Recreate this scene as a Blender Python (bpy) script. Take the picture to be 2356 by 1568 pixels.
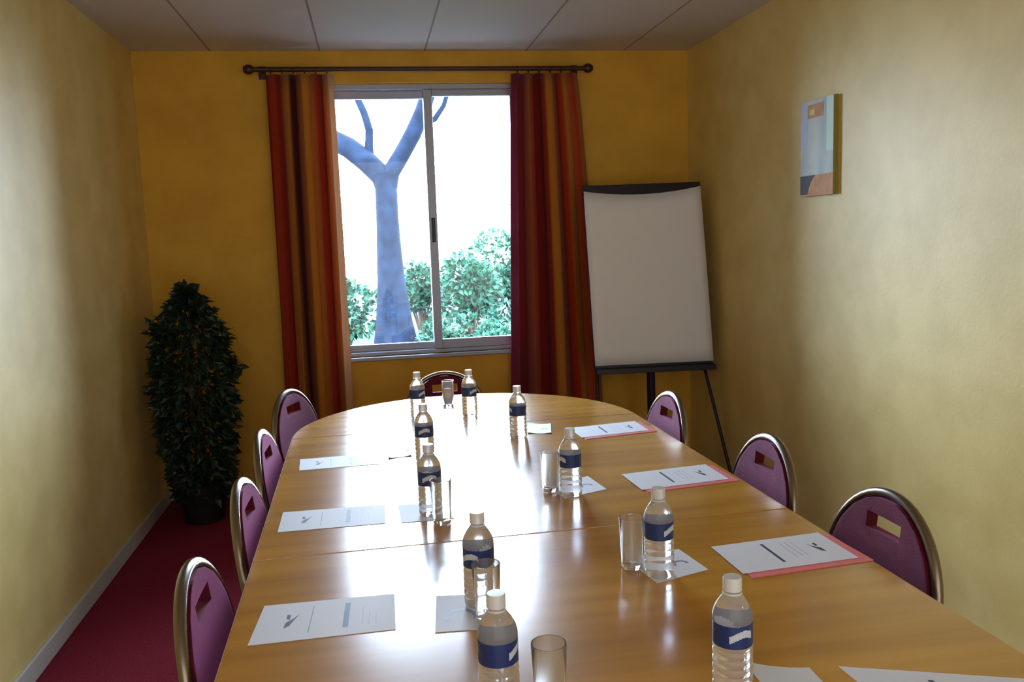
import bpy, bmesh, math, random
from mathutils import Vector, Matrix
PI = math.pi
for o in list(bpy.data.objects): bpy.data.objects.remove(o)
SC = bpy.context.scene
COL = SC.collection

# ------------------------------------------------------------------ camera
F, YAW, PITCH, ROLL, CH = 1954.2, 0.16077, 0.12436, -0.03571, 1.44693
fwd = Vector((math.sin(YAW)*math.cos(PITCH), math.cos(YAW)*math.cos(PITCH), -math.sin(PITCH)))
rt = Vector((math.cos(YAW), -math.sin(YAW), 0)); up = rt.cross(fwd)
r2 = math.cos(ROLL)*rt + math.sin(ROLL)*up
u2 = -math.sin(ROLL)*rt + math.cos(ROLL)*up
cd = bpy.data.cameras.new('camera'); cam = bpy.data.objects.new('camera', cd); COL.objects.link(cam)
m = Matrix((r2, u2, -fwd)).transposed().to_4x4(); m.translation = (0, 0, CH)
cam.matrix_world = m
cd.sensor_width = 36; cd.lens = 36*F/2356; cd.clip_start = .05; cd.clip_end = 200
SC.camera = cam

# ------------------------------------------------------------------ light and exposure
SKY = 27.0
w = bpy.data.worlds.new('sky'); SC.world = w; w.use_nodes = True
bg = w.node_tree.nodes['Background']
bg.inputs[0].default_value = (.74, .89, 1.13, 1); bg.inputs[1].default_value = SKY
vs = SC.view_settings
vs.view_transform = 'Standard'; vs.look = 'None'; vs.gamma = 1; vs.use_curve_mapping = False
vs.exposure = 0.72

def lamp(name, kind, loc, rot, energy, color, **k):
    l = bpy.data.lights.new(name, kind); l.energy = energy; l.color = color
    for a, b in k.items(): setattr(l, a, b)
    o = bpy.data.objects.new(name, l); COL.objects.link(o); o.location = loc; o.rotation_euler = rot
    return o
pl = lamp('window_portal', 'AREA', (.36, 5.30, 1.55), (-PI/2, 0, 0), 1, (1, 1, 1), shape='RECTANGLE', size=1.2, size_y=1.6)
pl.data.cycles.is_portal = True
# added fill light spanning the closed wall behind the camera
lamp('rear_fill', 'AREA', (.36, -1.25, 1.25), (PI/2, 0, 0), 20, (.95, .97, 1), shape='RECTANGLE', size=3.0, size_y=2.4)

# room
XL, XR, YB, YF, HC = -1.2134, 1.9338, 5.003, -1.3, 2.5

# ------------------------------------------------------------------ materials
def mat(name, col, rough=.6, metal=0, spec=.5, **k):
    m = bpy.data.materials.new(name); m.use_nodes = True
    b = m.node_tree.nodes['Principled BSDF']
    b.inputs['Base Color'].default_value = (*col, 1); b.inputs['Roughness'].default_value = rough
    b.inputs['Metallic'].default_value = metal; b.inputs['Specular IOR Level'].default_value = spec
    for a, v in k.items(): b.inputs[a.replace('_', ' ')].default_value = v
    return m
def nodes(m): return m.node_tree.nodes, m.node_tree.links, m.node_tree.nodes['Principled BSDF']
def noise_mix(m, c1, c2, scale, stretch=(1, 1, 1), detail=4, lo=.35, hi=.65, bump=0, bscale=None, coord='Object'):
    n, l, b = nodes(m)
    tc = n.new('ShaderNodeTexCoord'); mp = n.new('ShaderNodeMapping'); mp.inputs['Scale'].default_value = stretch
    nz = n.new('ShaderNodeTexNoise'); nz.inputs['Scale'].default_value = scale; nz.inputs['Detail'].default_value = detail
    l.new(tc.outputs[coord], mp.inputs[0]); l.new(mp.outputs[0], nz.inputs['Vector'])
    cr = n.new('ShaderNodeValToRGB'); cr.color_ramp.elements[0].position = lo; cr.color_ramp.elements[1].position = hi
    cr.color_ramp.elements[0].color = (*c1, 1); cr.color_ramp.elements[1].color = (*c2, 1)
    l.new(nz.outputs[0], cr.inputs[0]); l.new(cr.outputs[0], b.inputs['Base Color'])
    if bump:
        nb = n.new('ShaderNodeTexNoise'); nb.inputs['Scale'].default_value = bscale or scale; nb.inputs['Detail'].default_value = 3
        l.new(tc.outputs[coord], nb.inputs['Vector'])
        bp = n.new('ShaderNodeBump'); bp.inputs['Strength'].default_value = bump; bp.inputs['Distance'].default_value = .004
        l.new(nb.outputs[0], bp.inputs['Height']); l.new(bp.outputs[0], b.inputs['Normal'])
    return m

M = {}
M['wall_side'] = noise_mix(mat('textured_straw_wallcovering', (0, 0, 0), .5, spec=.5), (.68, .52, .17), (.77, .60, .22), 5, bump=.13, bscale=70)
M['wall_back'] = noise_mix(mat('ochre_wall_paint', (0, 0, 0), .6, spec=.3), (.66, .37, .035), (.76, .44, .05), 4, bump=.25, bscale=80)
M['carpet'] = noise_mix(mat('burgundy_carpet', (0, 0, 0), .95, spec=.1), (.16, .012, .028), (.26, .02, .04), 140, bump=.8, bscale=300)
M['skirting'] = mat('grey_white_skirting_paint', (.55, .53, .47), .45)
M['white_paint'] = mat('white_paint', (.75, .74, .72), .5)
M['alu'] = mat('window_aluminium', (.38, .41, .52), .4, .3)  # bluish cast of the window glare mixed into the frame colour
M['dark_metal'] = mat('dark_easel_metal', (.02, .018, .035), .4, .3)
M['chrome'] = mat('polished_chair_tube', (.24, .20, .17), .27, 1)
M['black'] = mat('black_plastic', (.012, .012, .014), .4)
M['paper'] = mat('white_paper', (.76, .78, .88), .6)
M['pad'] = mat('flip_chart_paper', (.84, .86, .95), .65)
M['ink'] = mat('dark_blue_ink', (.04, .05, .12), .5)
M['greyink'] = mat('pale_grey_ink', (.25, .27, .42), .5)
M['pink'] = mat('pink_folder_card', (.80, .20, .22), .5)
M['label_blue'] = mat('navy_bottle_label', (.012, .035, .17), .35)
M['label_white'] = mat('pale_label_print', (.60, .66, .80), .4)
M['cap'] = mat('white_cap_plastic', (.82, .82, .84), .35, Transmission_Weight=.25)
M['pet'] = mat('clear_bottle_plastic', (.97, .98, 1), .06, Transmission_Weight=.84, IOR=1.33)
M['tumbler'] = mat('clear_glass', (.98, 1, 1), .02, Transmission_Weight=.93, IOR=1.45)
M['rod'] = mat('dark_curtain_rod', (.05, .015, .012), .35)
M['velvet'] = noise_mix(mat('burgundy_velvet', (0, 0, 0), .7, spec=.2, Sheen_Weight=.55, Sheen_Roughness=.35), (.085, .003, .016), (.13, .005, .026), 30, bump=.3, bscale=500)
M['velvet'].node_tree.nodes['Principled BSDF'].inputs['Sheen Tint'].default_value = (.9, .25, .6, 1)
M['leaf_dark'] = noise_mix(mat('dark_artificial_leaf', (0, 0, 0), .45), (.008, .022, .010), (.020, .050, .024), 9)
M['wood_bark'] = mat('brown_bark', (.05, .028, .015), .8)
M['pot'] = mat('black_plant_pot', (.010, .009, .010), .5)
M['moss'] = mat('dark_pot_moss', (.02, .03, .01), .9)
M['bark'] = noise_mix(mat('glare_tinted_bark', (0, 0, 0), .9, spec=.1), (.0016, .004, .010), (.004, .009, .021), 6, bump=.6, bscale=30)  # the blue is window glare put into the dark bark colour
M['shrub'] = noise_mix(mat('garden_leaf', (0, 0, 0), .6, spec=.15), (.005, .030, .018), (.018, .078, .045), 3)
M['ground'] = noise_mix(mat('dark_lawn', (0, 0, 0), .9, spec=.1), (.004, .014, .016), (.010, .028, .028), 2)
M['fence'] = mat('grey_fence_metal', (.10, .11, .13), .5)
M['painted_art'] = None

# glass pane: thin sheet, clear to light, with a fresnel reflection
def thin_glass():
    m = bpy.data.materials.new('window_glass'); m.use_nodes = True
    n, l = m.node_tree.nodes, m.node_tree.links
    n.remove(n['Principled BSDF']); out = n['Material Output']
    t = n.new('ShaderNodeBsdfTransparent'); t.inputs[0].default_value = (.94, .97, .97, 1)
    g = n.new('ShaderNodeBsdfGlossy'); g.inputs['Roughness'].default_value = .02
    fr = n.new('ShaderNodeFresnel'); fr.inputs[0].default_value = 1.45
    mx = n.new('ShaderNodeMixShader')
    l.new(fr.outputs[0], mx.inputs[0]); l.new(t.outputs[0], mx.inputs[1]); l.new(g.outputs[0], mx.inputs[2]); l.new(mx.outputs[0], out.inputs[0])
    return m
M['glass'] = thin_glass()

# ceiling: white boards with joints every 0.585 m running towards the window
def ceiling_mat():
    m = mat('ceiling_boards', (.62, .58, .56), .6, spec=.3); n, l, b = nodes(m)
    tc = n.new('ShaderNodeTexCoord'); sp = n.new('ShaderNodeSeparateXYZ'); l.new(tc.outputs['Object'], sp.inputs[0])
    def mth(op, a, v=None, v2=None):
        k = n.new('ShaderNodeMath'); k.operation = op
        l.new(a, k.inputs[0]) if not isinstance(a, float) else None
        if v is not None: k.inputs[1].default_value = v
        if v2 is not None: k.inputs[2].default_value = v2
        return k.outputs[0]
    a = mth('SUBTRACT', sp.outputs[0], .368); a = mth('DIVIDE', a, .585); a = mth('ADD', a, 10.5)
    a = mth('FRACT', a); a = mth('SUBTRACT', a, .5); a = mth('ABSOLUTE', a); a = mth('LESS_THAN', a, .009)
    mx = n.new('ShaderNodeMixRGB'); l.new(a, mx.inputs[0]); mx.inputs[1].default_value = (.60, .565, .56, 1); mx.inputs[2].default_value = (.27, .24, .25, 1)
    l.new(mx.outputs[0], b.inputs['Base Color'])
    return m
M['ceiling'] = ceiling_mat()

# table: honey beech laminate, grain across the table, lacquered
def wood():
    m = mat('honey_beech_laminate', (0, 0, 0), .20, spec=1.0, Coat_Weight=.6, Coat_Roughness=.20)
    noise_mix(m, (.42, .185, .020), (.68, .34, .050), 2.2, stretch=(.45, 6, 1), detail=6, lo=.3, hi=.72)
    n, l, b = nodes(m)
    return m
M['wood'] = wood()
M['edge'] = mat('beech_edging', (.55, .33, .14), .35)
M['leg_metal'] = mat('grey_table_leg', (.20, .20, .21), .4, .6)

# ------------------------------------------------------------------ mesh helpers
class MB:
    def __init__(s): s.v = []; s.f = []; s.mi = []; s.m = 0; s.uv = None
    def add(s, vs_, fs):
        k = len(s.v); s.v += [tuple(x) for x in vs_]
        for f in fs: s.f.append([i+k for i in f]); s.mi.append(s.m)
        return s
    def box(s, a, b):
        (x0, y0, z0), (x1, y1, z1) = a, b
        return s.add([(x0,y0,z0),(x1,y0,z0),(x1,y1,z0),(x0,y1,z0),(x0,y0,z1),(x1,y0,z1),(x1,y1,z1),(x0,y1,z1)],
                     [(0,3,2,1),(4,5,6,7),(0,1,5,4),(1,2,6,5),(2,3,7,6),(3,0,4,7)])
    def hexa(s, bot, top):
        return s.add(list(bot)+list(top), [(0,3,2,1),(4,5,6,7),(0,1,5,4),(1,2,6,5),(2,3,7,6),(3,0,4,7)])
    def tube(s, pts, r, n=12, caps=True):
        pts = [Vector(p) for p in pts]; rs = r if isinstance(r, (list, tuple)) else [r]*len(pts)
        k = len(s.v); prev = None
        for i, p in enumerate(pts):
            d = (pts[min(i+1, len(pts)-1)]-pts[max(i-1, 0)]).normalized()
            if prev is None:
                a = d.cross(Vector((0, 0, 1)));  a = d.cross(Vector((1, 0, 0))) if a.length < .1 else a
            else: a = prev - d*prev.dot(d)
            a.normalize(); prev = a; b = d.cross(a)
            for j in range(n):
                t = 2*PI*j/n; s.v.append(tuple(p+(a*math.cos(t)+b*math.sin(t))*rs[i]))
        for i in range(len(pts)-1):
            for j in range(n):
                s.f.append([k+i*n+j, k+i*n+(j+1) % n, k+(i+1)*n+(j+1) % n, k+(i+1)*n+j]); s.mi.append(s.m)
        if caps:
            s.f.append([k+j for j in range(n)][::-1]); s.mi.append(s.m)
            s.f.append([k+(len(pts)-1)*n+j for j in range(n)]); s.mi.append(s.m)
        return s
    def lathe(s, prof, n=28, c=(0, 0, 0), cap=True):
        k = len(s.v)
        for r, z in prof:
            for j in range(n):
                t = 2*PI*j/n; s.v.append((c[0]+r*math.cos(t), c[1]+r*math.sin(t), c[2]+z))
        for i in range(len(prof)-1):
            for j in range(n):
                s.f.append([k+i*n+j, k+i*n+(j+1) % n, k+(i+1)*n+(j+1) % n, k+(i+1)*n+j]); s.mi.append(s.m)
        if cap:
            s.f.append([k+j for j in range(n)][::-1]); s.mi.append(s.m)
            s.f.append([k+(len(prof)-1)*n+j for j in range(n)]); s.mi.append(s.m)
        return s
    def prism(s, poly, z0, z1):
        n = len(poly)
        return s.add([(x, y, z0) for x, y in poly]+[(x, y, z1) for x, y in poly],
                     [list(range(n))[::-1], list(range(n, 2*n))]+[[i, (i+1) % n, n+(i+1) % n, n+i] for i in range(n)])
    def build(s, name, mats, parent=None, smooth=False, loc=(0, 0, 0), bevel=0, angle=40):
        me = bpy.data.meshes.new(name); me.from_pydata(s.v, [], s.f)
        for mm in (mats if isinstance(mats, (list, tuple)) else [mats]): me.materials.append(mm)
        for p, i in zip(me.polygons, s.mi): p.material_index = i; p.use_smooth = smooth
        if smooth:
            bm = bmesh.new(); bm.from_mesh(me)
            for e in bm.edges:
                if len(e.link_faces) == 2 and e.calc_face_angle(0) > math.radians(angle): e.smooth = False
            bm.to_mesh(me); bm.free()
        o = bpy.data.objects.new(name, me); COL.objects.link(o); o.location = loc
        if parent: o.parent = parent
        if bevel:
            b = o.modifiers.new('bevel', 'BEVEL'); b.width = bevel; b.segments = 2; b.limit_method = 'ANGLE'
        return o
def tag(o, label=None, cat=None, group=None, kind=None):
    if label: o['label'] = label
    if cat: o['category'] = cat
    if group: o['group'] = group
    if kind: o['kind'] = kind
    return o
def empty(name, loc=(0, 0, 0), rz=0):
    o = bpy.data.objects.new(name, None); COL.objects.link(o); o.location = loc; o.rotation_euler = (0, 0, rz)
    o.empty_display_size = .05
    return o
def kids(o): return [c for c in bpy.data.objects if c.parent == o]
def copy_tree(o, parent=None):
    c = o.copy(); COL.objects.link(c); c.parent = parent
    for ch in kids(o): copy_tree(ch, c)
    return c
def struct(name, mb, m, **k): return tag(mb.build(name, m, **k), kind='structure')

# ------------------------------------------------------------------ the room
T = .15
WX0, WX1, WZ0, WZ1 = -.215, .925, .765, 2.325     # window opening
struct('floor', MB().box((XL-T, YF-T, -.1), (XR+T, YB+.3, 0)), M['carpet'])
struct('ceiling', MB().box((XL-T, YF-T, HC), (XR+T, YB+.3, HC+.1)), M['ceiling'])
struct('wall_left', MB().box((XL-T, YF-T, 0), (XL, YB+.3, HC)), M['wall_side'])
struct('wall_right', MB().box((XR, YF-T, 0), (XR+T, YB+.3, HC)), M['wall_side'])
struct('wall_front', MB().box((XL, YF-T, 0), (XR, YF, HC)), M['wall_side'])
wb = MB(); y0, y1 = YB, YB+.28
wb.box((XL, y0, 0), (WX0, y1, HC)); wb.box((WX1, y0, 0), (XR, y1, HC))
wb.box((WX0, y0, 0), (WX1, y1, WZ0)); wb.box((WX0, y0, WZ1), (WX1, y1, HC))
struct('wall_back', wb, M['wall_back'])
BH = .075
struct('baseboard_left', MB().box((XL, YF, 0), (XL+.014, YB, BH)), M['skirting'], bevel=.003)
struct('baseboard_right', MB().box((XR-.014, YF, 0), (XR, YB, BH)), M['skirting'], bevel=.003)
struct('baseboard_back', MB().box((XL+.014, YB-.014, 0), (XR-.014, YB, BH)), M['skirting'], bevel=.003)

# window: outer frame, two sliding sashes, sill
win = tag(empty('window_1', ((WX0+WX1)/2, YB+.05, WZ0)), kind='structure')
def wpart(name, mb, m, parent, **k):
    o = mb.build(name, m, **k); o.parent = parent
    o.matrix_parent_inverse = Matrix.Translation(-Vector(world_loc(parent)))
    return o
def world_loc(o):
    v = Vector(o.location)
    return v
def ring(mb, x0, x1, z0, z1, y0, y1, l, r, b, t):
    mb.box((x0, y0, z0), (x0+l, y1, z1)); mb.box((x1-r, y0, z0), (x1, y1, z1))
    mb.box((x0+l, y0, z0), (x1-r, y1, z0+b)); mb.box((x0+l, y0, z1-t), (x1-r, y1, z1))
    return mb
wf = wpart('window_frame', ring(MB(), WX0, WX1, WZ0, WZ1, YB+.03, YB+.13, .03, .03, .022, .03), M['alu'], win, bevel=.003)
def sash(x0, x1, z0, z1, y0, y1, l, r, b, t):
    s_ = wpart('sash', ring(MB(), x0, x1, z0, z1, y0, y1, l, r, b, t), M['alu'], win, bevel=.003)
    g = MB().box((x0+l-.004, (y0+y1)/2-.002, z0+b-.004), (x1-r+.004, (y0+y1)/2+.002, z1-t+.004)).build('glass_pane', M['glass'])
    g.parent = s_
    return s_
sash(-.185, .395, .787, 2.295, YB+.085, YB+.115, .033, .045, .04, .045)
s2 = sash(.350, .895, .787, 2.295, YB+.045, YB+.075, .050, .040, .055, .038)
h = wpart('sash_handle', MB().box((.362, YB+.028, 1.42), (.385, YB+.045, 1.56)), M['black'], win, bevel=.004)
struct('trim_1', MB().box((WX0-.02, YB-.022, WZ0-.022), (WX1+.02, YB+.03, WZ0)), M['alu'], bevel=.004)

# ------------------------------------------------------------------ curtains and rod
def stripe_mat(name, stops):
    m = mat(name, (0, 0, 0), .8, spec=.15, Sheen_Weight=.15); n, l, b = nodes(m)
    uv = n.new('ShaderNodeUVMap'); sp = n.new('ShaderNodeSeparateXYZ'); l.new(uv.outputs[0], sp.inputs[0])
    cr = n.new('ShaderNodeValToRGB'); l.new(sp.outputs[0], cr.inputs[0])
    e = cr.color_ramp.elements
    pos = [i/(len(stops)-1) for i in range(len(stops))]
    e[0].position = 0; e[0].color = (*stops[0], 1); e[1].position = 1; e[1].color = (*stops[-1], 1)
    for p_, c in zip(pos[1:-1], stops[1:-1]):
        k = e.new(p_); k.color = (*c, 1)
    l.new(cr.outputs[0], b.inputs['Base Color'])
    nz = n.new('ShaderNodeTexNoise'); nz.inputs['Scale'].default_value = 400
    bp = n.new('ShaderNodeBump'); bp.inputs['Strength'].default_value = .2; bp.inputs['Distance'].default_value = .001
    l.new(nz.outputs[0], bp.inputs['Height']); l.new(bp.outputs[0], b.inputs['Normal'])
    # light woven cloth lets some daylight through
    out = n['Material Output']; tr = n.new('ShaderNodeBsdfTranslucent'); l.new(cr.outputs[0], tr.inputs[0])
    mx = n.new('ShaderNodeMixShader'); mx.inputs[0].default_value = .25
    l.new(b.outputs[0], mx.inputs[1]); l.new(tr.outputs[0], mx.inputs[2]); l.new(mx.outputs[0], out.inputs[0])
    return m
RED, DRED, ORG, BRN, PLM, MAR, PCH = (.50,.045,.012), (.26,.012,.012), (.72,.30,.035), (.52,.17,.045), (.22,.022,.06), (.08,.008,.012), (.80,.50,.28)
def curtain(name, x0t, x1t, x0b, x1b, zt, zb, folds, stops, label, seed, ph0):
    rnd = random.Random(seed); nu, nv = 200, 26; mb = MB()
    a = [rnd.uniform(.75, 1.2) for _ in range(folds+2)]; p2 = rnd.uniform(0, 6)
    me_uv = []
    for j in range(nv+1):
        v = j/nv; z = zt+(zb-zt)*v
        spread = v**.8
        xa = x0t+(x0b-x0t)*spread; xb = x1t+(x1b-x1t)*spread
        for i in range(nu+1):
            u = i/nu; k = u*folds
            amp = (.020+.018*v)*a[int(k)]
            ph = 2*PI*k+ph0+.35*math.sin(3*v+p2)
            x = xa+(xb-xa)*u+.010*math.sin(2*ph)*(.4+.6*v)
            y = YB-.10+amp*math.sin(ph)+.006*math.sin(5*u+4*v)
            mb.v.append((x, y, z))
    for j in range(nv):
        for i in range(nu):
            q = j*(nu+1)+i; mb.f.append([q, q+1, q+nu+2, q+nu+1]); mb.mi.append(0)
    o = mb.build(name, stripe_mat('striped_curtain_cloth_'+name, stops), smooth=True, angle=180)
    uvl = o.data.uv_layers.new(name='UVMap')
    for lp in o.data.loops: uvl.data[lp.index].uv = ((lp.vertex_index % (nu+1))/nu, (lp.vertex_index//(nu+1))/nv)
    sm = o.modifiers.new('thickness', 'SOLIDIFY'); sm.thickness = .002; sm.offset = 0
    return tag(o, label, 'curtain', 'striped curtains at the window')
c1 = curtain('curtain', -.510, -.150, -.530, -.150, 2.355, .04, 5,
    [DRED, RED, RED, DRED, BRN, ORG, MAR, MAR, BRN, ORG, ORG, BRN, RED, DRED, BRN, PCH, PCH],
    'red and orange striped curtain hanging on the plant side of the window', 3, .8)
c2 = curtain('curtain', .850, 1.235, .780, 1.375, 2.355, .04, 6,
    [PLM, PLM, DRED, PLM, BRN, RED, DRED, MAR, RED, ORG, BRN, DRED, RED, ORG, BRN, RED, BRN, BRN],
    'plum and orange striped curtain hanging beside the flip chart', 8, 2.2)
rod = tag(empty('curtain_rod', (.35, YB-.10, 2.382)), 'dark wooden curtain rod above the window', 'curtain rod')
def lp(name, mb, m, parent, **k): return mb.build(name, m, parent, **k)   # geometry given in the parent's local space
lp('pole', MB().tube([(-.92, 0, 0), (.93, 0, 0)], .013), M['rod'], rod, smooth=True)
for sx in (-1, 1):
    pr = [(.002, -.03), (.016, -.026), (.025, -.012), (.027, 0), (.025, .012), (.016, .026), (.002, .03)]
    f_ = MB().lathe(pr, 16).build('finial', M['rod'], rod, smooth=True); f_.rotation_euler = (0, PI/2, 0); f_.location = (sx*.945, 0, 0)
    lp('wall_bracket', MB().box((sx*.885-.008, 0, -.008), (sx*.885+.008, .10, .008)).box((sx*.885-.02, .092, -.035), (sx*.885+.02, .10, .035)), M['rod'], rod, bevel=.002)
def rings(xa, xb, n):
    for i in range(n):
        x = xa+(xb-xa)*(i+.5)/n
        pts = [(x-.35, .017*math.cos(t), .017*math.sin(t)-.006) for t in [2*PI*k/14 for k in range(15)]]
        MB().tube(pts, .003, 6, caps=False).build('curtain_ring', M['rod'], rod, smooth=True)
rings(-.51, -.15, 6); rings(.85, 1.23, 6)

# ------------------------------------------------------------------ conference table: half round end and two straight modules
TH = .01613; TL, TR, S1, S2, S0 = -.2665, 1.032, 3.114, 1.914, .714; TZ = .74
def t2w(a, b, z=0): c, s = math.cos(TH), math.sin(TH); return (a*c-b*s, a*s+b*c, z)
TW = TR-TL; TC = (TL+TR)/2
def tleg(parent, x, y):
    mb = MB().tube([(x, y, .03), (x, y, TZ-.03)], .028, 16)
    o = mb.build('leg', M['leg_metal'], parent, smooth=True)
    MB().lathe([(.06, 0), (.06, .012), (.035, .03)], 20, (x, y, 0)).build('foot', M['black'], o, smooth=True)
def rect_table(b0, b1, label):
    r = empty('conference_table', t2w(TC, (b0+b1)/2), TH); d = (b1-b0)/2-.0022
    tag(r, label, 'table', 'joined conference tables')
    MB().box((-TW/2, -d, TZ-.025), (TW/2, d, TZ)).build('tabletop', M['wood'], r, bevel=.0015)
    for q in (-1, 1): MB().box((min(q*TW/2, q*(TW/2+.002)), -d, TZ-.024), (max(q*TW/2, q*(TW/2+.002)), d, TZ-.0015)).build('edge_band', M['edge'], r)
    MB().box((-TW/2+.33, -d+.1, TZ-.055), (TW/2-.33, d-.1, TZ-.025)).build('apron', M['leg_metal'], r)
    for sx in (-1, 1):
        for sy in (-1, 1): tleg(r, sx*.16, sy*(d-.16))
rect_table(S1, S2, 'straight beech conference table section between the half round end and the near section') if False else rect_table(S2, S1, 'straight beech table section adjoining the half round end')
rect_table(S0, S2, 'nearest straight beech table section in the foreground')
r = empty('half_round_table', t2w(TC, S1), TH)
tag(r, 'half round beech table end section nearest the window', 'table', 'joined conference tables')
half = [(TW/2*math.cos(t), .0022+TW/2*math.sin(t)) for t in [PI*k/48 for k in range(49)]]
MB().prism(half, TZ-.025, TZ).build('tabletop', M['wood'], r, bevel=.0015)
eb = MB(); n = len(half)
eb.add([(x*1.003, y*1.003, TZ-.024) for x, y in half]+[(x*1.003, y*1.003, TZ-.0015) for x, y in half]+[(x, y, TZ-.024) for x, y in half]+[(x, y, TZ-.0015) for x, y in half],
       [[i, i+1, n+i+1, n+i] for i in range(n-1)]+[[n+i, n+i+1, 3*n+i+1, 3*n+i] for i in range(n-1)])
eb.build('edge_band', M['edge'], r)
MB().box((-.3, .08, TZ-.055), (.3, .3, TZ-.025)).build('apron', M['leg_metal'], r)
for sx in (-1, 1): tleg(r, sx*.16, .12)
tleg(r, 0, .38)

# ------------------------------------------------------------------ chairs
def dome(z, wmax=.188, z0=.44, zc=.63, zt=.824):
    """half width of the back at height z"""
    if z > zc: return wmax*math.sqrt(max(0, 1-((z-zc)/(zt-zc))**2))
    return wmax-(.045)*((zc-z)/(zc-z0))
def back_y(x, z): return -.015-.13*(z-.44)+.25*x*x-.02      # leans back, curves round the sitter
def make_chair():
    r = empty('banquet_chair')
    # back pad with a slot-shaped hand hole near the top
    mb = MB(); zs = [.49, .54, .59, .63, .66, .69, .715, .73, .745, .782, .808, .817, .822]
    xs = [-1, -.92, -.8, -.6, -.4, -.2, 0, .2, .4, .6, .8, .92, 1]
    n_ = len(xs)
    for z in zs:
        hw = dome(z)*.985
        for i, u in enumerate(xs):
            x = u*hw
            if z in (.745, .782):                      # put two columns on the slot's ends
                if i == 4: x = -.062
                if i == 8: x = .062
                if i in (5, 7): x = (-.031 if i == 5 else .031)
            mb.v.append((x, back_y(x, z), z))
    for j in range(len(zs)-1):
        for i in range(n_-1):
            if zs[j] == .745 and 4 <= i < 8: continue
            q = j*n_+i; mb.f.append([q, q+1, q+n_+1, q+n_]); mb.mi.append(0)
    b = mb.build('backrest', M['velvet'], r, smooth=True, angle=180)
    s = b.modifiers.new('pad', 'SOLIDIFY'); s.thickness = .03; s.offset = 0
    bv = b.modifiers.new('round', 'BEVEL'); bv.width = .008; bv.segments = 3; bv.limit_method = 'ANGLE'
    # back frame: one bent tube from rear foot over the dome to the other rear foot
    def fr(sx):
        pts = [(sx*.20, -.15, .012), (sx*.192, -.085, .25), (sx*.178, -.035, .44)]
        for z in (.50, .56, .61): pts.append((sx*(dome(z)+.010), back_y(dome(z), z), z))
        return pts
    arc = []
    for k in range(0, 25):
        t = PI*k/24; z = .63+(.194+.011)*math.sin(t); x = -(.188+.011)*math.cos(t)
        arc.append((x, back_y(x, z), z))
    pts = fr(-1)[3:]+arc+fr(1)[3:][::-1]
    MB().tube(pts, .0115, 12).build('back_frame', M['chrome'], r, smooth=True)
    for sx in (-1, 1):
        lg = MB().tube(fr(sx)[:4], .0115, 10).build('leg', M['chrome'], r, smooth=True)
        MB().tube([(sx*.20, -.15, 0), (sx*.20, -.15, .02)], .015, 10).build('foot_cap', M['black'], lg)
        lg = MB().tube([(sx*.19, .40, .012), (sx*.18, .37, .25), (sx*.17, .35, .425)], .0115, 10).build('leg', M['chrome'], r, smooth=True)
        MB().tube([(sx*.19, .40, 0), (sx*.19, .40, .02)], .015, 10).build('foot_cap', M['black'], lg)
    MB().tube([(-.17, .35, .425), (-.178, -.035, .425), (.178, -.035, .425), (.17, .35, .425), (-.17, .35, .425)], .010, 8).build('seat_frame', M['chrome'], r, smooth=True)
    pts = []
    for k in range(40):
        t = 2*PI*k/40; c, s_ = math.cos(t), math.sin(t)
        pts.append((.205*math.copysign(abs(c)**.5, c)*(1.0 if s_ > 0 else .93), .185+.20*math.copysign(abs(s_)**.55, s_)))
    st = MB().prism(pts, .436, .49).build('seat', M['velvet'], r, smooth=True, bevel=.016)
    return r
chair0 = make_chair()
chairs = [  # x, y of the back, facing angle (0 = faces +y), label
    (-.292, 1.640, -PI/2+.0, 'burgundy banquet chair with bright rim, nearest the camera on the plant side'),
    (-.282, 2.215, -PI/2-.02, 'burgundy banquet chair with white shining rim, second from the camera on the plant side'),
    (-.302, 2.80, -PI/2-.04, 'burgundy banquet chair third from the camera on the plant side, seen nearly edge-on'),
    (-.290, 3.540, -PI/2-.35, 'burgundy banquet chair in front of the striped curtain on the plant side of the table'),
    (.998, 2.985, PI/2+.02, 'magenta-lit banquet chair in front of the flip chart stand'),
    (1.035, 2.260, PI/2-.02, 'magenta-lit banquet chair midway along the bare right wall'),
    (1.045, 1.690, PI/2+.02, 'dark burgundy banquet chair nearest the camera by the right wall, hand hole showing'),
    (.315, 3.93, PI, 'dark burgundy chair at the head of the table below the window'),
]
for i, (x, y, a, lb) in enumerate(chairs):
    c = chair0 if i == 0 else copy_tree(chair0)
    # the empty sits on the floor under the back; the top of the back leans a little behind it
    c.location = (x, y, 0); c.rotation_euler = (0, 0, a)
    if i == 7: c.scale = (.96, .96, .96)
    tag(c, lb, 'chair', 'banquet chairs around the conference table')

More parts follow.
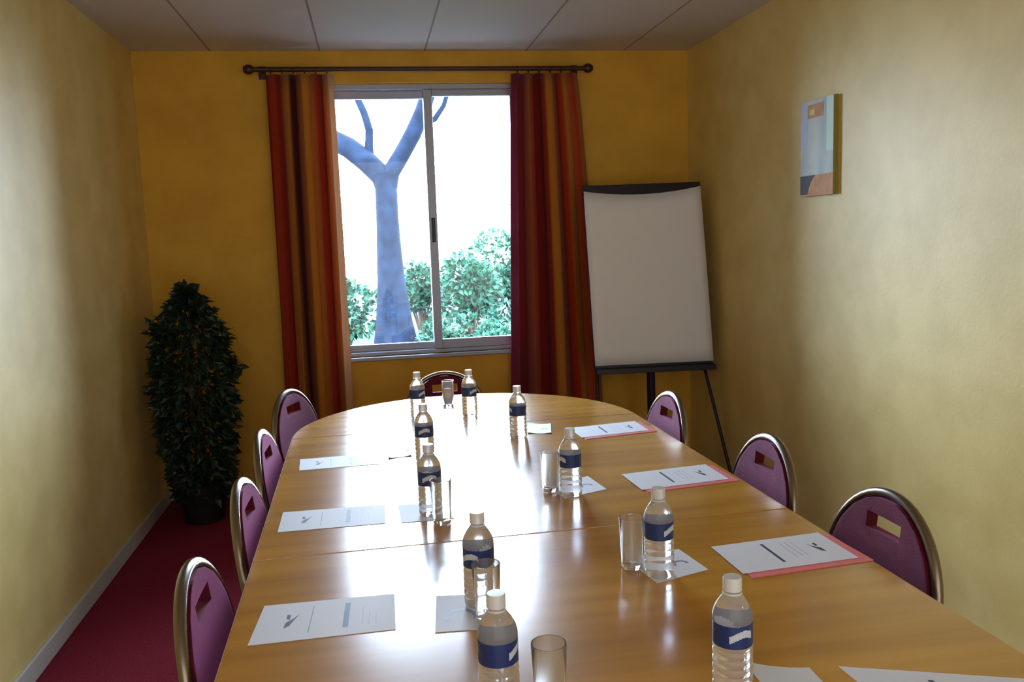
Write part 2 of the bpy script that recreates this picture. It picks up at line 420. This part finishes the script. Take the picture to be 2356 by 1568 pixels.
# ------------------------------------------------------------------ bottles
def make_bottle():
    r = empty('water_bottle'); R0 = .0305
    prof = [(.0, .004), (.018, .002), (.026, 0), (.0298, .004)]
    z = .010
    for k in range(5):                       # ribs below the label
        prof += [(R0, z), (R0, z+.007), (R0-.0016, z+.010), (R0-.0016, z+.0115)]; z += .0135
    prof += [(R0, .079), (R0-.001, .081), (R0-.001, .117), (R0, .119), (R0-.0005, .127), (R0-.003, .136), (.0215, .147), (.0155, .155), (.0125, .161), (.0122, .1645), (.0, .1645)]
    body = MB().lathe(prof, 32, cap=False).build('bottle_body', M['pet'], r, smooth=True, angle=60)
    MB().lathe([(.0122, .163), (.0142, .1635), (.0142, .181), (.0132, .184), (.0, .1842)], 24, cap=False).build('cap', M['cap'], r, smooth=True)
    MB().lathe([(.0146, .158), (.0146, .161), (.0120, .161)], 24, cap=False).build('neck_ring', M['cap'], r, smooth=True)
    # label: a sleeve with pale printed emblem facing both ways
    mb = MB(); n, rows = 144, 24; R1 = R0-.0004
    for j in range(rows+1):
        for i in range(n):
            t = 2*PI*i/n; mb.v.append((R1*math.cos(t), R1*math.sin(t), .0815+.035*j/rows))
    for j in range(rows):
        for i in range(n):
            q = j*n; mb.f.append([q+i, q+(i+1) % n, q+n+(i+1) % n, q+n+i])
            u = ((i+.5)/n*2) % 1; v = (j+.5)/rows
            wave = abs(v-.5-.16*math.sin((u-.3)*9)) < .16 and .22 < u < .62
            mb.mi.append(1 if wave else 0)
    mb.build('label', [M['label_blue'], M['label_white']], r, smooth=True)
    return r
b0 = make_bottle()
bottles = [
    (.512, 1.160, .3, 'water bottle closest to the camera, right of the two nearest bottles, on bare wood'),
    (.155, 1.188, 1.3, 'nearest water bottle in the row on the glare, beside a clear glass'),
    (.173, 1.560, 2.6, 'water bottle on the shining table in front of the round-emblem napkin'),
    (.552, 1.611, .9, 'water bottle standing on the rotated white napkin beside the nearest pink folder'),
    (.502, 2.185, 2.1, 'water bottle standing on the napkin level with the middle pink folder'),
    (.118, 2.125, 3.3, 'water bottle on the middle napkin of the glare side row'),
    (.138, 2.665, .2, 'water bottle just before the far table seam in the glare row'),
    (.153, 3.320, 1.0, 'water bottle on the half round table, left of the head chair'),
    (.356, 3.300, 4.0, 'water bottle on the half round table in front of the head chair'),
    (.478, 2.880, 5.0, 'water bottle at the far end of the right-hand row with a dark label'),
]
for i, (x, y, a, lb) in enumerate(bottles):
    c = b0 if i == 0 else copy_tree(b0)
    z = TZ+(.0016 if i in (3, 4, 5, 2) else .0002)
    c.location = (x, y, z); c.rotation_euler = (0, 0, a)
    tag(c, lb, 'bottle', 'water bottles on the conference table')

# drinking glasses
def make_glass():
    prof = [(0, 0), (.021, 0), (.0225, .002), (.0265, .108), (.0262, .110), (.0248, .110), (.0244, .108), (.0206, .010), (0, .008)]
    return MB().lathe(prof, 28, cap=False).build('drinking_glass', M['tumbler'], smooth=True, angle=50)
g0 = make_glass()
for i, (x, y, lb) in enumerate([
    (.227, 1.163, 'clear drinking glass beside the nearest bottle in the bottom centre'),
    (.178, 1.490, 'clear drinking glass right in front of the second bottle of the glare row'),
    (.140, 2.050, 'clear drinking glass in front of the bottle on the middle glare-side napkin'),
    (.510, 1.662, 'clear drinking glass behind the bottle on the rotated napkin'),
    (.457, 2.238, 'clear drinking glass behind the bottle level with the middle pink folder'),
    (.290, 3.520, 'clear drinking glass on the half round table just before the head chair')]):
    c = g0 if i == 0 else g0.copy()
    if i: COL.objects.link(c)
    c.location = (x, y, TZ+(.0018 if i in (2, 3, 4) else .0002)); tag(c, lb, 'glass', 'drinking glasses on the conference table')

# ------------------------------------------------------------------ papers, folders, napkins
def sheet(name, corners, z, th, m, label, cat, group, curl=0, n=8):
    c = [Vector(q) for q in corners]; ctr = sum(c, Vector((0, 0)))/4
    mb = MB(); 
    for j in range(n+1):
        for i in range(n+1):
            u, v = i/n, j/n
            p = (c[0]*(1-u)+c[1]*u)*(1-v)+(c[3]*(1-u)+c[2]*u)*v-ctr
            lift = curl*(max(0, abs(u-.5)*2*abs(v-.5)*2)**2.2)
            mb.v.append((p.x, p.y, lift))
    for j in range(n):
        for i in range(n):
            q = j*(n+1)+i; mb.f.append([q, q+1, q+n+2, q+n+1]); mb.mi.append(0)
    k = len(mb.v); mb.v += [(a, b, h_+th) for a, b, h_ in mb.v[:k]]
    base = [list(f) for f in mb.f]
    mb.f = [f[::-1] for f in base]+[[i+k for i in f] for f in base]
    for i in range(n):
        for a, b in ((i, i+1), ((n)*(n+1)+i+1, n*(n+1)+i), ((i+1)*(n+1), i*(n+1)), (i*(n+1)+n, (i+1)*(n+1)+n)):
            mb.f.append([a, b, b+k, a+k])
    mb.mi = [0]*len(mb.f)
    o = mb.build(name, m, loc=(ctr.x, ctr.y, z)); tag(o, label, cat, group)
    return o, c, ctr
def mark(parent, name, c, ctr, u0, u1, v0, v1, z, m):
    def P(u, v): p = (c[0]*(1-u)+c[1]*u)*(1-v)+(c[3]*(1-u)+c[2]*u)*v-ctr; return (p.x, p.y)
    pts = [P(u0, v0), P(u1, v0), P(u1, v1), P(u0, v1)]
    MB().prism(pts, z, z+.00015).build(name, m, parent)
def swoosh(parent, c, ctr, u, v, su, sv, z, flip=1):
    mb = MB(); pts = []
    def P(u, v): p = (c[0]*(1-u)+c[1]*u)*(1-v)+(c[3]*(1-u)+c[2]*u)*v-ctr; return Vector((p.x, p.y))
    # little two-leaf emblem: a broad stroke and a dot
    a = [(-.5, -.5), (-.1, -.35), (.5, .5), (.15, .2), (-.45, -.1)]
    mb.prism([tuple(P(u+flip*x*su, v+y*sv)) for x, y in (a if flip > 0 else a[::-1])], z, z+.00015)
    b = [(-.5, .2), (-.2, .1), (-.2, .45), (-.5, .5)]
    mb.prism([tuple(P(u+flip*x*su, v+y*sv)) for x, y in (b if flip > 0 else b[::-1])], z, z+.00015)
    mb.build('printed_emblem', M['ink'], parent)
GP = 'printed sheets at the left-hand places'
left_papers = [
    ([(-.265, 1.491), (-.004, 1.492), (-.002, 1.650), (-.255, 1.655)], 'largest white printed sheet, at the place nearest the camera on the plant side'),
    ([(-.275, 2.090), (-.012, 2.086), (-.010, 2.240), (-.277, 2.246)], 'white printed sheet at the middle place on the plant side'),
    ([(-.268, 2.660), (-.020, 2.663), (-.020, 2.806), (-.276, 2.798)], 'white printed sheet farthest from the camera on the plant side'),
]
ZP = TZ+.0003
for c_, lb in left_papers:
    # origin keeps clear of the table edge
    c_ = [(a+.012, b) for a, b in c_]
    o, c, ctr = sheet('printed_sheet', c_, ZP, .0008, M['paper'], lb, 'paper', GP)
    swoosh(o, c, ctr, .25, .50, .09, .36, .0008)
    mark(o, 'printed_rule', c, ctr, .385, .392, .15, .85, .0008, M['greyink'])
    mark(o, 'printed_heading', c, ctr, .625, .665, .2, .85, .0008, M['ink'])
    for k in range(3): mark(o, 'printed_line', c, ctr, .76+.05*k, .765+.05*k, .2, .7-.08*k, .0008, M['greyink'])
right_papers = [
    ([(.716, 1.570), (.985, 1.590), (.980, 1.748), (.712, 1.726)], 'printed white sheet on a pink folder, nearest the camera on the right', 'pink folder under the nearest right-hand sheet'),
    ([(.697, 2.170), (.962, 2.202), (.958, 2.362), (.687, 2.330)], 'printed white sheet on a pink folder at the middle right-hand place', 'pink folder under the middle right-hand sheet'),
    ([(.686, 2.800), (.940, 2.835), (.936, 2.990), (.676, 2.955)], 'printed white sheet farthest from the camera on the right', 'pink folder under the farthest right-hand sheet'),
]
for c_, lb, lf in right_papers:
    fc = [(c_[0][0]+.010, c_[0][1]-.022), (c_[1][0]+.024, c_[1][1]-.018), (c_[2][0]+.018, c_[2][1]-.012), (c_[3][0]+.012, c_[3][1]-.01)]
    sheet('card_folder', fc, ZP, .0016, M['pink'], lf, 'folder', 'pink folders at the right-hand places')
    o, c, ctr = sheet('printed_sheet', c_, ZP+.0018, .0008, M['paper'], lb, 'paper', 'printed sheets at the right-hand places')
    swoosh(o, c, ctr, .80, .50, .08, .34, .0008, -1)
    mark(o, 'printed_heading', c, ctr, .40, .425, .18, .85, .0008, M['ink'])
    for k in range(3): mark(o, 'printed_line', c, ctr, .56+.05*k, .564+.05*k, .3, .8, .0008, M['greyink'])
o, c, ctr = sheet('printed_sheet', [(.715, 1.020), (.965, 1.000), (.975, 1.085), (.705, 1.190)][:], ZP, .0008, M['paper'],
    'white printed sheet cut off by the bottom edge of the photo, lower right', 'paper', 'printed sheets at the right-hand places')
mark(o, 'printed_heading', c, ctr, .40, .43, .2, .8, .0008, M['ink'])
naps = [
    ([(.533, 1.572), (.658, 1.612), (.640, 1.735), (.508, 1.712)], 'white napkin set corner-on under the bottle by the nearest pink folder', 1),
    ([(.478, 2.160), (.608, 2.208), (.590, 2.345), (.452, 2.290)], 'white napkin under the bottle level with the middle pink folder', 1),
    ([(.078, 1.462), (.205, 1.452), (.212, 1.600), (.092, 1.618)], 'white napkin with round printed emblem beside the nearest bottles in the glare', 1),
    ([(.040, 2.078), (.172, 2.078), (.172, 2.200), (.036, 2.228)], 'white napkin under the middle bottle of the glare row', 1),
    ([(.510, 2.915), (.590, 2.890), (.618, 3.030), (.538, 3.075)], 'white napkin next to the farthest right-hand bottle', 0),
    ([(.052, 2.690), (.128, 2.705), (.122, 2.785), (.050, 2.782)][:], 'small white napkin behind the bottle before the far table seam', 0),
    ([(.560, 1.080), (.660, 1.085), (.655, 1.190), (.565, 1.232)], 'white napkin at the bottom edge beside the nearest right-hand bottle', 0),
]
for i, (c_, lb, em) in enumerate(naps):
    if i == 5: c_ = [(a-.03, b+.03) for a, b in c_]
    if i == 4: c_ = [(a+.01, b+.01) for a, b in c_]
    o, c, ctr = sheet('paper_napkin', c_, ZP, .0010, M['paper'], lb, 'napkin', 'paper napkins on the table', curl=0 if em else .004)
    mb = MB()
    u0, v0 = (.38, .35) if i == 2 else (.72, .42)
    pts = []
    def P(u, v): p = (c[0]*(1-u)+c[1]*u)*(1-v)+(c[3]*(1-u)+c[2]*u)*v-ctr; return (p.x, p.y)
    nn = 18
    for k in range(nn):
        a0, a1 = -.3+(PI+.6)*k/nn, -.3+(PI+.6)*(k+1)/nn
        R1, R2 = (.25, .18) if i == 2 else (.14, .085)
        q = [P(u0+R2*math.cos(a0), v0+R2*math.sin(a0)), P(u0+R1*math.cos(a0), v0+R1*math.sin(a0)), P(u0+R1*math.cos(a1), v0+R1*math.sin(a1)), P(u0+R2*math.cos(a1), v0+R2*math.sin(a1))]
        mb.prism(q, .0010, .00115)
    mb.build('printed_emblem', M['greyink'], o)

# ------------------------------------------------------------------ flip chart
fc = empty('flip_chart_easel', (1.53, 4.50, 0))
tag(fc, 'dark flip chart easel with a blank white pad between curtain and right wall', 'flip chart')
fo = Vector(fc.location)
def L(p): return tuple(Vector(p)-fo)
yt, ybm = 4.64, 4.49
def onb(x, z, off=0):           # point on the tilted board plane
    k = (z-.70)/(1.70-.70); return (x, ybm+(yt-ybm)*k+off, z)
def quad_slab(cs, t0, t1): return MB().hexa([L((a, b+t1, c)) for a, b, c in cs][::1], [L((a, b+t0, c)) for a, b, c in cs])
BL, BR = 1.186, 1.870; TLx, TRx = 1.180, 1.858
board = MB().hexa([L(onb(BL, .685, .022)), L(onb(BR, .672, .022)), L(onb(BR, .672, .002)), L(onb(BL, .685, .002))][::-1],
                  [L(onb(TLx, 1.695, .022)), L(onb(TRx, 1.700, .022)), L(onb(TRx, 1.700, .002)), L(onb(TLx, 1.695, .002))][::-1])
board.build('board', M['dark_metal'], fc, bevel=.003)
# paper pad: sags a little below the clamp
mb = MB(); n1, n2 = 16, 12
for j in range(n2+1):
    for i in range(n1+1):
        u, v = i/n1, j/n2
        x = (BL+(TLx-BL)*v)+((BR-BL)*(1-v)+(TRx-TLx)*v)*u
        zt_ = 1.668-.030*(1-(2*u-1)**2)+.014*u; zb_ = .715-.010*u
        z = zb_+(zt_-zb_)*v
        mb.v.append(L(onb(x, z, -.010-.004*math.sin(PI*v))))
for j in range(n2):
    for i in range(n1):
        q = j*(n1+1)+i; mb.f.append([q, q+1, q+n1+2, q+n1+1]); mb.mi.append(0)
pad = mb.build('paper_pad', M['pad'], fc, smooth=True, angle=180); s = pad.modifiers.new('t', 'SOLIDIFY'); s.thickness = .006; s.offset = 0
cl = MB().hexa([L(onb(TLx-.004, 1.642, y)) if x < 1 else L(onb(TRx+.002, 1.655, y)) for x, y in ((0, -.012), (1, -.012), (1, .0), (0, .0))],
               [L(onb(TLx-.004, 1.700, y)) if x < 1 else L(onb(TRx+.002, 1.706, y)) for x, y in ((0, -.012), (1, -.012), (1, .0), (0, .0))])
# the clamp stays behind the pad's sagging top edge, its lip above it
cl.build('clamp_bar', M['dark_metal'], fc, bevel=.003)
MB().hexa([L(onb(BL-.002, .672, -.045)), L(onb(BR+.002, .660, -.045)), L(onb(BR+.002, .660, .0)), L(onb(BL-.002, .672, .0))],
          [L(onb(BL-.002, .700, -.045)), L(onb(BR+.002, .690, -.045)), L(onb(BR+.002, .690, .0)), L(onb(BL-.002, .700, .0))]).build('pen_tray', M['dark_metal'], fc, bevel=.003)
def leg(a, b, r=.012):
    a, b = Vector(a), Vector(b)
    o = MB().tube([L(a), L(b)], r, 10).build('leg', M['dark_metal'], fc, smooth=True)
    MB().tube([L(b+(a-b).normalized()*.03), L(b)], r+.004, 10).build('rubber_foot', M['black'], o)
leg((1.81, 4.655, .95), (1.895, 4.25, .012), .009)
leg((1.235, 4.655, .95), (1.145, 4.25, .012), .009)
MB().tube([L((1.52, 4.545, .98)), L((1.545, 4.60, .30))], .024, 14).build('mast', M['dark_metal'], fc, smooth=True)
MB().box(L((1.22, 4.575, .94)), L((1.83, 4.665, .965))).build('crossbar', M['dark_metal'], fc)
leg((1.545, 4.60, .34), (1.56, 4.93, .012))

# ------------------------------------------------------------------ wall painting (block canvas)
A = {'edge': mat('olive_canvas_edge', (.30, .25, .04), .6), 'pale': noise_mix(mat('pale_blue_canvas', (0, 0, 0), .6), (.42, .55, .56), (.62, .68, .66), 14, stretch=(1, 1, .35)),
     'orange': noise_mix(mat('orange_canvas', (0, 0, 0), .6), (.50, .20, .04), (.62, .30, .07), 20), 'dark': mat('black_canvas', (.015, .01, .015), .6),
     'gold': mat('gold_canvas_spot', (.75, .60, .20), .6), 'mint': mat('mint_canvas_strip', (.62, .85, .78), .6), 'lav': mat('lavender_canvas_strip', (.50, .55, .72), .6)}
PX0, PX1 = XR-.022, XR-.0005; PY0, PY1, PZ0, PZ1 = 3.315, 3.585, 1.568, 1.972
mb = MB(); mb.box((PX0, PY0, PZ0), (PX1, PY1, PZ1))
def face(k, ya, yb_, za, zb_, d=.0006):
    mb.m = k; mb.box((PX0-d, PY1-(yb_)*(PY1-PY0), PZ0+za*(PZ1-PZ0)), (PX0, PY1-ya*(PY1-PY0), PZ0+zb_*(PZ1-PZ0)))
face(1, 0, 1, .22, 1)           # 0 = far (window) side, 1 = near side
face(2, 0, 1, 0, .22, .0006)
face(5, .80, 1, .45, 1, .0010); face(6, 0, .2, .5, 1, .0010)
face(2, .22, .72, .82, .96, .0012); face(4, .30, .44, .85, .91, .0016)
mb.m = 3
q = [(0, 0)]+[(.46*math.cos(t)**.7 if math.cos(t) > 0 else 0, .22*math.sin(t)) for t in [0]]
dk = [(0, .02), (.22, .02), (.26, .08), (.33, .15), (.46, .22), (0, .22)]
pts = [(PY1-a*(PY1-PY0), PZ0+b*(PZ1-PZ0)) for a, b in dk]; n = len(pts)
mb.add([(PX0-.0018, a, b) for a, b in pts]+[(PX0, a, b) for a, b in pts], [list(range(n)), list(range(n, 2*n))[::-1]]+[[i, (i+1) % n, n+(i+1) % n, n+i] for i in range(n)])
pa = mb.build('block_painting', [A['edge'], A['pale'], A['orange'], A['dark'], A['gold'], A['mint'], A['lav']])
tag(pa, 'small upright abstract block painting, pale blue with orange corner, on right wall', 'painting')

# ------------------------------------------------------------------ potted artificial tree
def leaf(mb, p, d, n_, L_, W_):
    d = d.normalized(); s = d.cross(n_).normalized(); nn = s.cross(d)
    a = p; m1 = p+d*L_*.45+s*W_*.5+nn*L_*.08; m2 = p+d*L_*.45-s*W_*.5+nn*L_*.08; c = p+d*L_*.5; t = p+d*L_-nn*L_*.12
    k = len(mb.v); mb.v += [tuple(a), tuple(m1), tuple(t), tuple(m2), tuple(c)]
    mb.f += [[k, k+1, k+4], [k+1, k+2, k+4], [k+2, k+3, k+4], [k+3, k, k+4]]; mb.mi += [mb.m]*4
def rv(r): return Vector((r.gauss(0, 1), r.gauss(0, 1), r.gauss(0, 1))).normalized()
pt = empty('potted_tree', (-.945, 4.60, 0)); tag(pt, 'dark leafy artificial tree in a black pot in the left corner', 'plant')
MB().lathe([(.10, 0), (.135, .20), (.14, .215), (.13, .215), (.125, .19), (0, .19)], 28, cap=False).build('pot', M['pot'], pt, smooth=True)
MB().lathe([(.126, .188), (.09, .20), (0, .205)], 20, cap=False).build('moss', M['moss'], pt)
rnd = random.Random(5)
tk = MB(); 
for k in range(3):
    a = k*2.1; tk.tube([(.03*math.cos(a), .03*math.sin(a), .18), (.02*math.cos(a+1), .02*math.sin(a+1), .5), (.04*math.cos(a+2), .04*math.sin(a+2), .9), (.02*math.cos(a), 0, 1.2)], [.014, .012, .009, .004], 8)
tk.build('trunk', M['wood_bark'], pt, smooth=True)
fl = MB()
def prad(z):   # foliage radius by height, measured on the photo
    K = [(.10, .12), (.25, .145), (.45, .18), (.75, .200), (.95, .185), (1.05, .15), (1.15, .08), (1.22, .02)]
    for (z0, r0), (z1, r1) in zip(K, K[1:]):
        if z <= z1: return r0+(r1-r0)*max(0, z-z0)/(z1-z0)
    return .01
for _ in range(2600):
    z = rnd.uniform(.13, 1.25); R_ = prad(z); a = rnd.uniform(0, 2*PI); rr = R_*math.sqrt(rnd.uniform(.15, 1))
    p = Vector((rr*math.cos(a), rr*math.sin(a)*.9, z))
    if p.x+pt.location.x < XL+.05: continue
    d = (Vector((math.cos(a), math.sin(a), -.5))+rv(rnd)*.7)
    leaf(fl, p, d, rv(rnd), rnd.uniform(.05, .075), rnd.uniform(.026, .036))
for (cx, cy, cz) in ((-.155, -.02, 1.03), (-.13, 0, .98), (.06, -.05, 1.12), (-.01, 0, 1.2), (.17, 0, .62), (.2, -.02, .8)):
    for _ in range(30): leaf(fl, Vector((cx, cy, cz))+rv(rnd)*.035, rv(rnd), rv(rnd), .055, .03)
fo_ = fl.build('foliage', M['leaf_dark'], pt)
br = MB()
for k in range(26):
    a = rnd.uniform(0, 6.28); z = rnd.uniform(.35, 1.0); R_ = prad(z+.08)*.8
    br.tube([(0, 0, z), (R_*.5*math.cos(a), R_*.5*math.sin(a), z+.06), (R_*math.cos(a), R_*math.sin(a), z+.08)], [.004, .003, .0015], 5)
br.build('branches', M['wood_bark'], pt)

# ------------------------------------------------------------------ garden outside the window
struct('ground', MB().box((-14, YB+.3, -.02), (16, 26, .0)), M['ground'])
tr = empty('garden_tree', (.25, 10.5, 0)); tag(tr, 'large forked tree trunk outside, filling the left window pane', 'tree')
to = Vector(tr.location)
tb = MB()
def limb(pts, rs): tb.tube([tuple(Vector((x, 10.5+dy, z))-to) for x, z, dy in pts], rs, 14)
limb([(.26, 0, 0), (.25, .12, 0), (.245, .45, 0), (.235, .9, 0), (.228, 1.3, 0), (.228, 1.7, 0), (.232, 2.05, 0), (.21, 2.22, 0)], [.36, .285, .225, .175, .155, .138, .135, .14])
limb([(.235, 2.0, 0), (.19, 2.2, .02), (.02, 2.38, .05), (-.18, 2.55, .1), (-.40, 2.68, .2), (-.62, 2.85, .3), (-1.0, 3.3, .4), (-1.2, 4.2, .5)], [.12, .135, .13, .125, .12, .11, .09, .04])
limb([(.06, 2.36, .05), (.055, 2.55, .05), (.07, 2.75, .05), (.02, 2.95, .05), (-.08, 3.2, .1), (-.15, 3.5, .1), (-.1, 4.2, .2), (0, 5.0, .2)], [.06, .052, .048, .045, .04, .035, .025, .01])
limb([(.24, 2.02, 0), (.30, 2.24, -.02), (.44, 2.45, -.05), (.58, 2.68, -.1), (.70, 2.92, -.15), (.80, 3.2, -.2), (.9, 3.6, -.3), (1.0, 4.3, -.3), (.9, 5.2, -.2)], [.12, .105, .10, .10, .095, .085, .07, .05, .02])
limb([(.66, 2.78, -.1), (.85, 2.85, -.1), (.96, 3.0, -.1), (1.05, 3.25, -.1), (1.1, 3.5, -.1), (1.3, 4.2, 0)], [.045, .035, .03, .025, .02, .008])
tb.build('trunk', M['bark'], tr, smooth=True)
def shrub(x, y, h_, rx, n_, seed, label, ls=.10):
    r = empty('garden_shrub', (x, y, 0)); rnd = random.Random(seed); mb = MB()
    lobes = [(rnd.uniform(-rx*.65, rx*.65), rnd.uniform(-rx*.4, rx*.4), rnd.uniform(.25, .80)*h_, rnd.uniform(.28, .42)*min(h_, rx*1.6)) for _ in range(9)]
    for _ in range(n_):
        cx, cy, cz, cr = rnd.choice(lobes); d = rv(rnd); p = Vector((cx, cy, cz))+d*cr*rnd.uniform(.5, 1)**.5
        p.z = max(.03, min(p.z, h_))
        leaf(mb, p, d+rv(rnd)*.8, rv(rnd), ls*rnd.uniform(.7, 1.2), ls*.6)
    mb.build('foliage', M['shrub'], r)
    st = MB()
    for cx, cy, cz, cr in lobes: st.tube([(0, 0, 0), (cx*.5, cy*.5, cz*.5), (cx, cy, cz)], [.02, .014, .008], 6)
    st.build('stems', M['wood_bark'], r, smooth=True)
    tag(r, label, 'shrub', 'leafy shrubs in the garden outside')
shrub(-.35, 11.3, 1.05, .50, 2200, 1, 'leafy green shrub outside, left of the tree trunk')
shrub(.68, 12.4, 1.36, .32, 1500, 2, 'leafy green shrub outside just right of the tree trunk')
shrub(1.30, 11.3, 1.22, .42, 2400, 3, 'leafy green shrub outside in the middle of the right pane')
shrub(2.15, 12.5, 1.50, .60, 3000, 4, 'tallest leafy green shrub outside by the right window edge')
shrub(1.62, 9.5, .42, .60, 1500, 6, 'low leafy green shrub outside along the foot of the right pane', .07)
shrub(.88, 10.25, .50, .38, 1100, 7, 'low leafy green shrub outside seen beside the window mullion', .07)
fn = empty('garden_fence', (1, 14, 0)); tag(fn, 'thin metal garden fence with spiked finials outside', 'fence')
MB().box((-3, -.012, 1.925), (4, .012, 1.955)).box((-3, -.012, .2), (4, .012, .225)).build('rail', M['fence'], fn)
for k in range(25):
    x = -3+k*.29
    thick = .014 if k % 4 else .03
    p_ = MB().box((x-thick/3, -thick/3, 0), (x+thick/3, thick/3, 2.03 if k % 4 else 2.1)).build('picket', M['fence'], fn)
    MB().tube([(x, 0, 2.02 if k % 4 else 2.09), (x, 0, 2.06 if k % 4 else 2.13), (x, 0, 2.11 if k % 4 else 2.19)], [.006, .016, .002], 6).build('finial', M['fence'], p_)
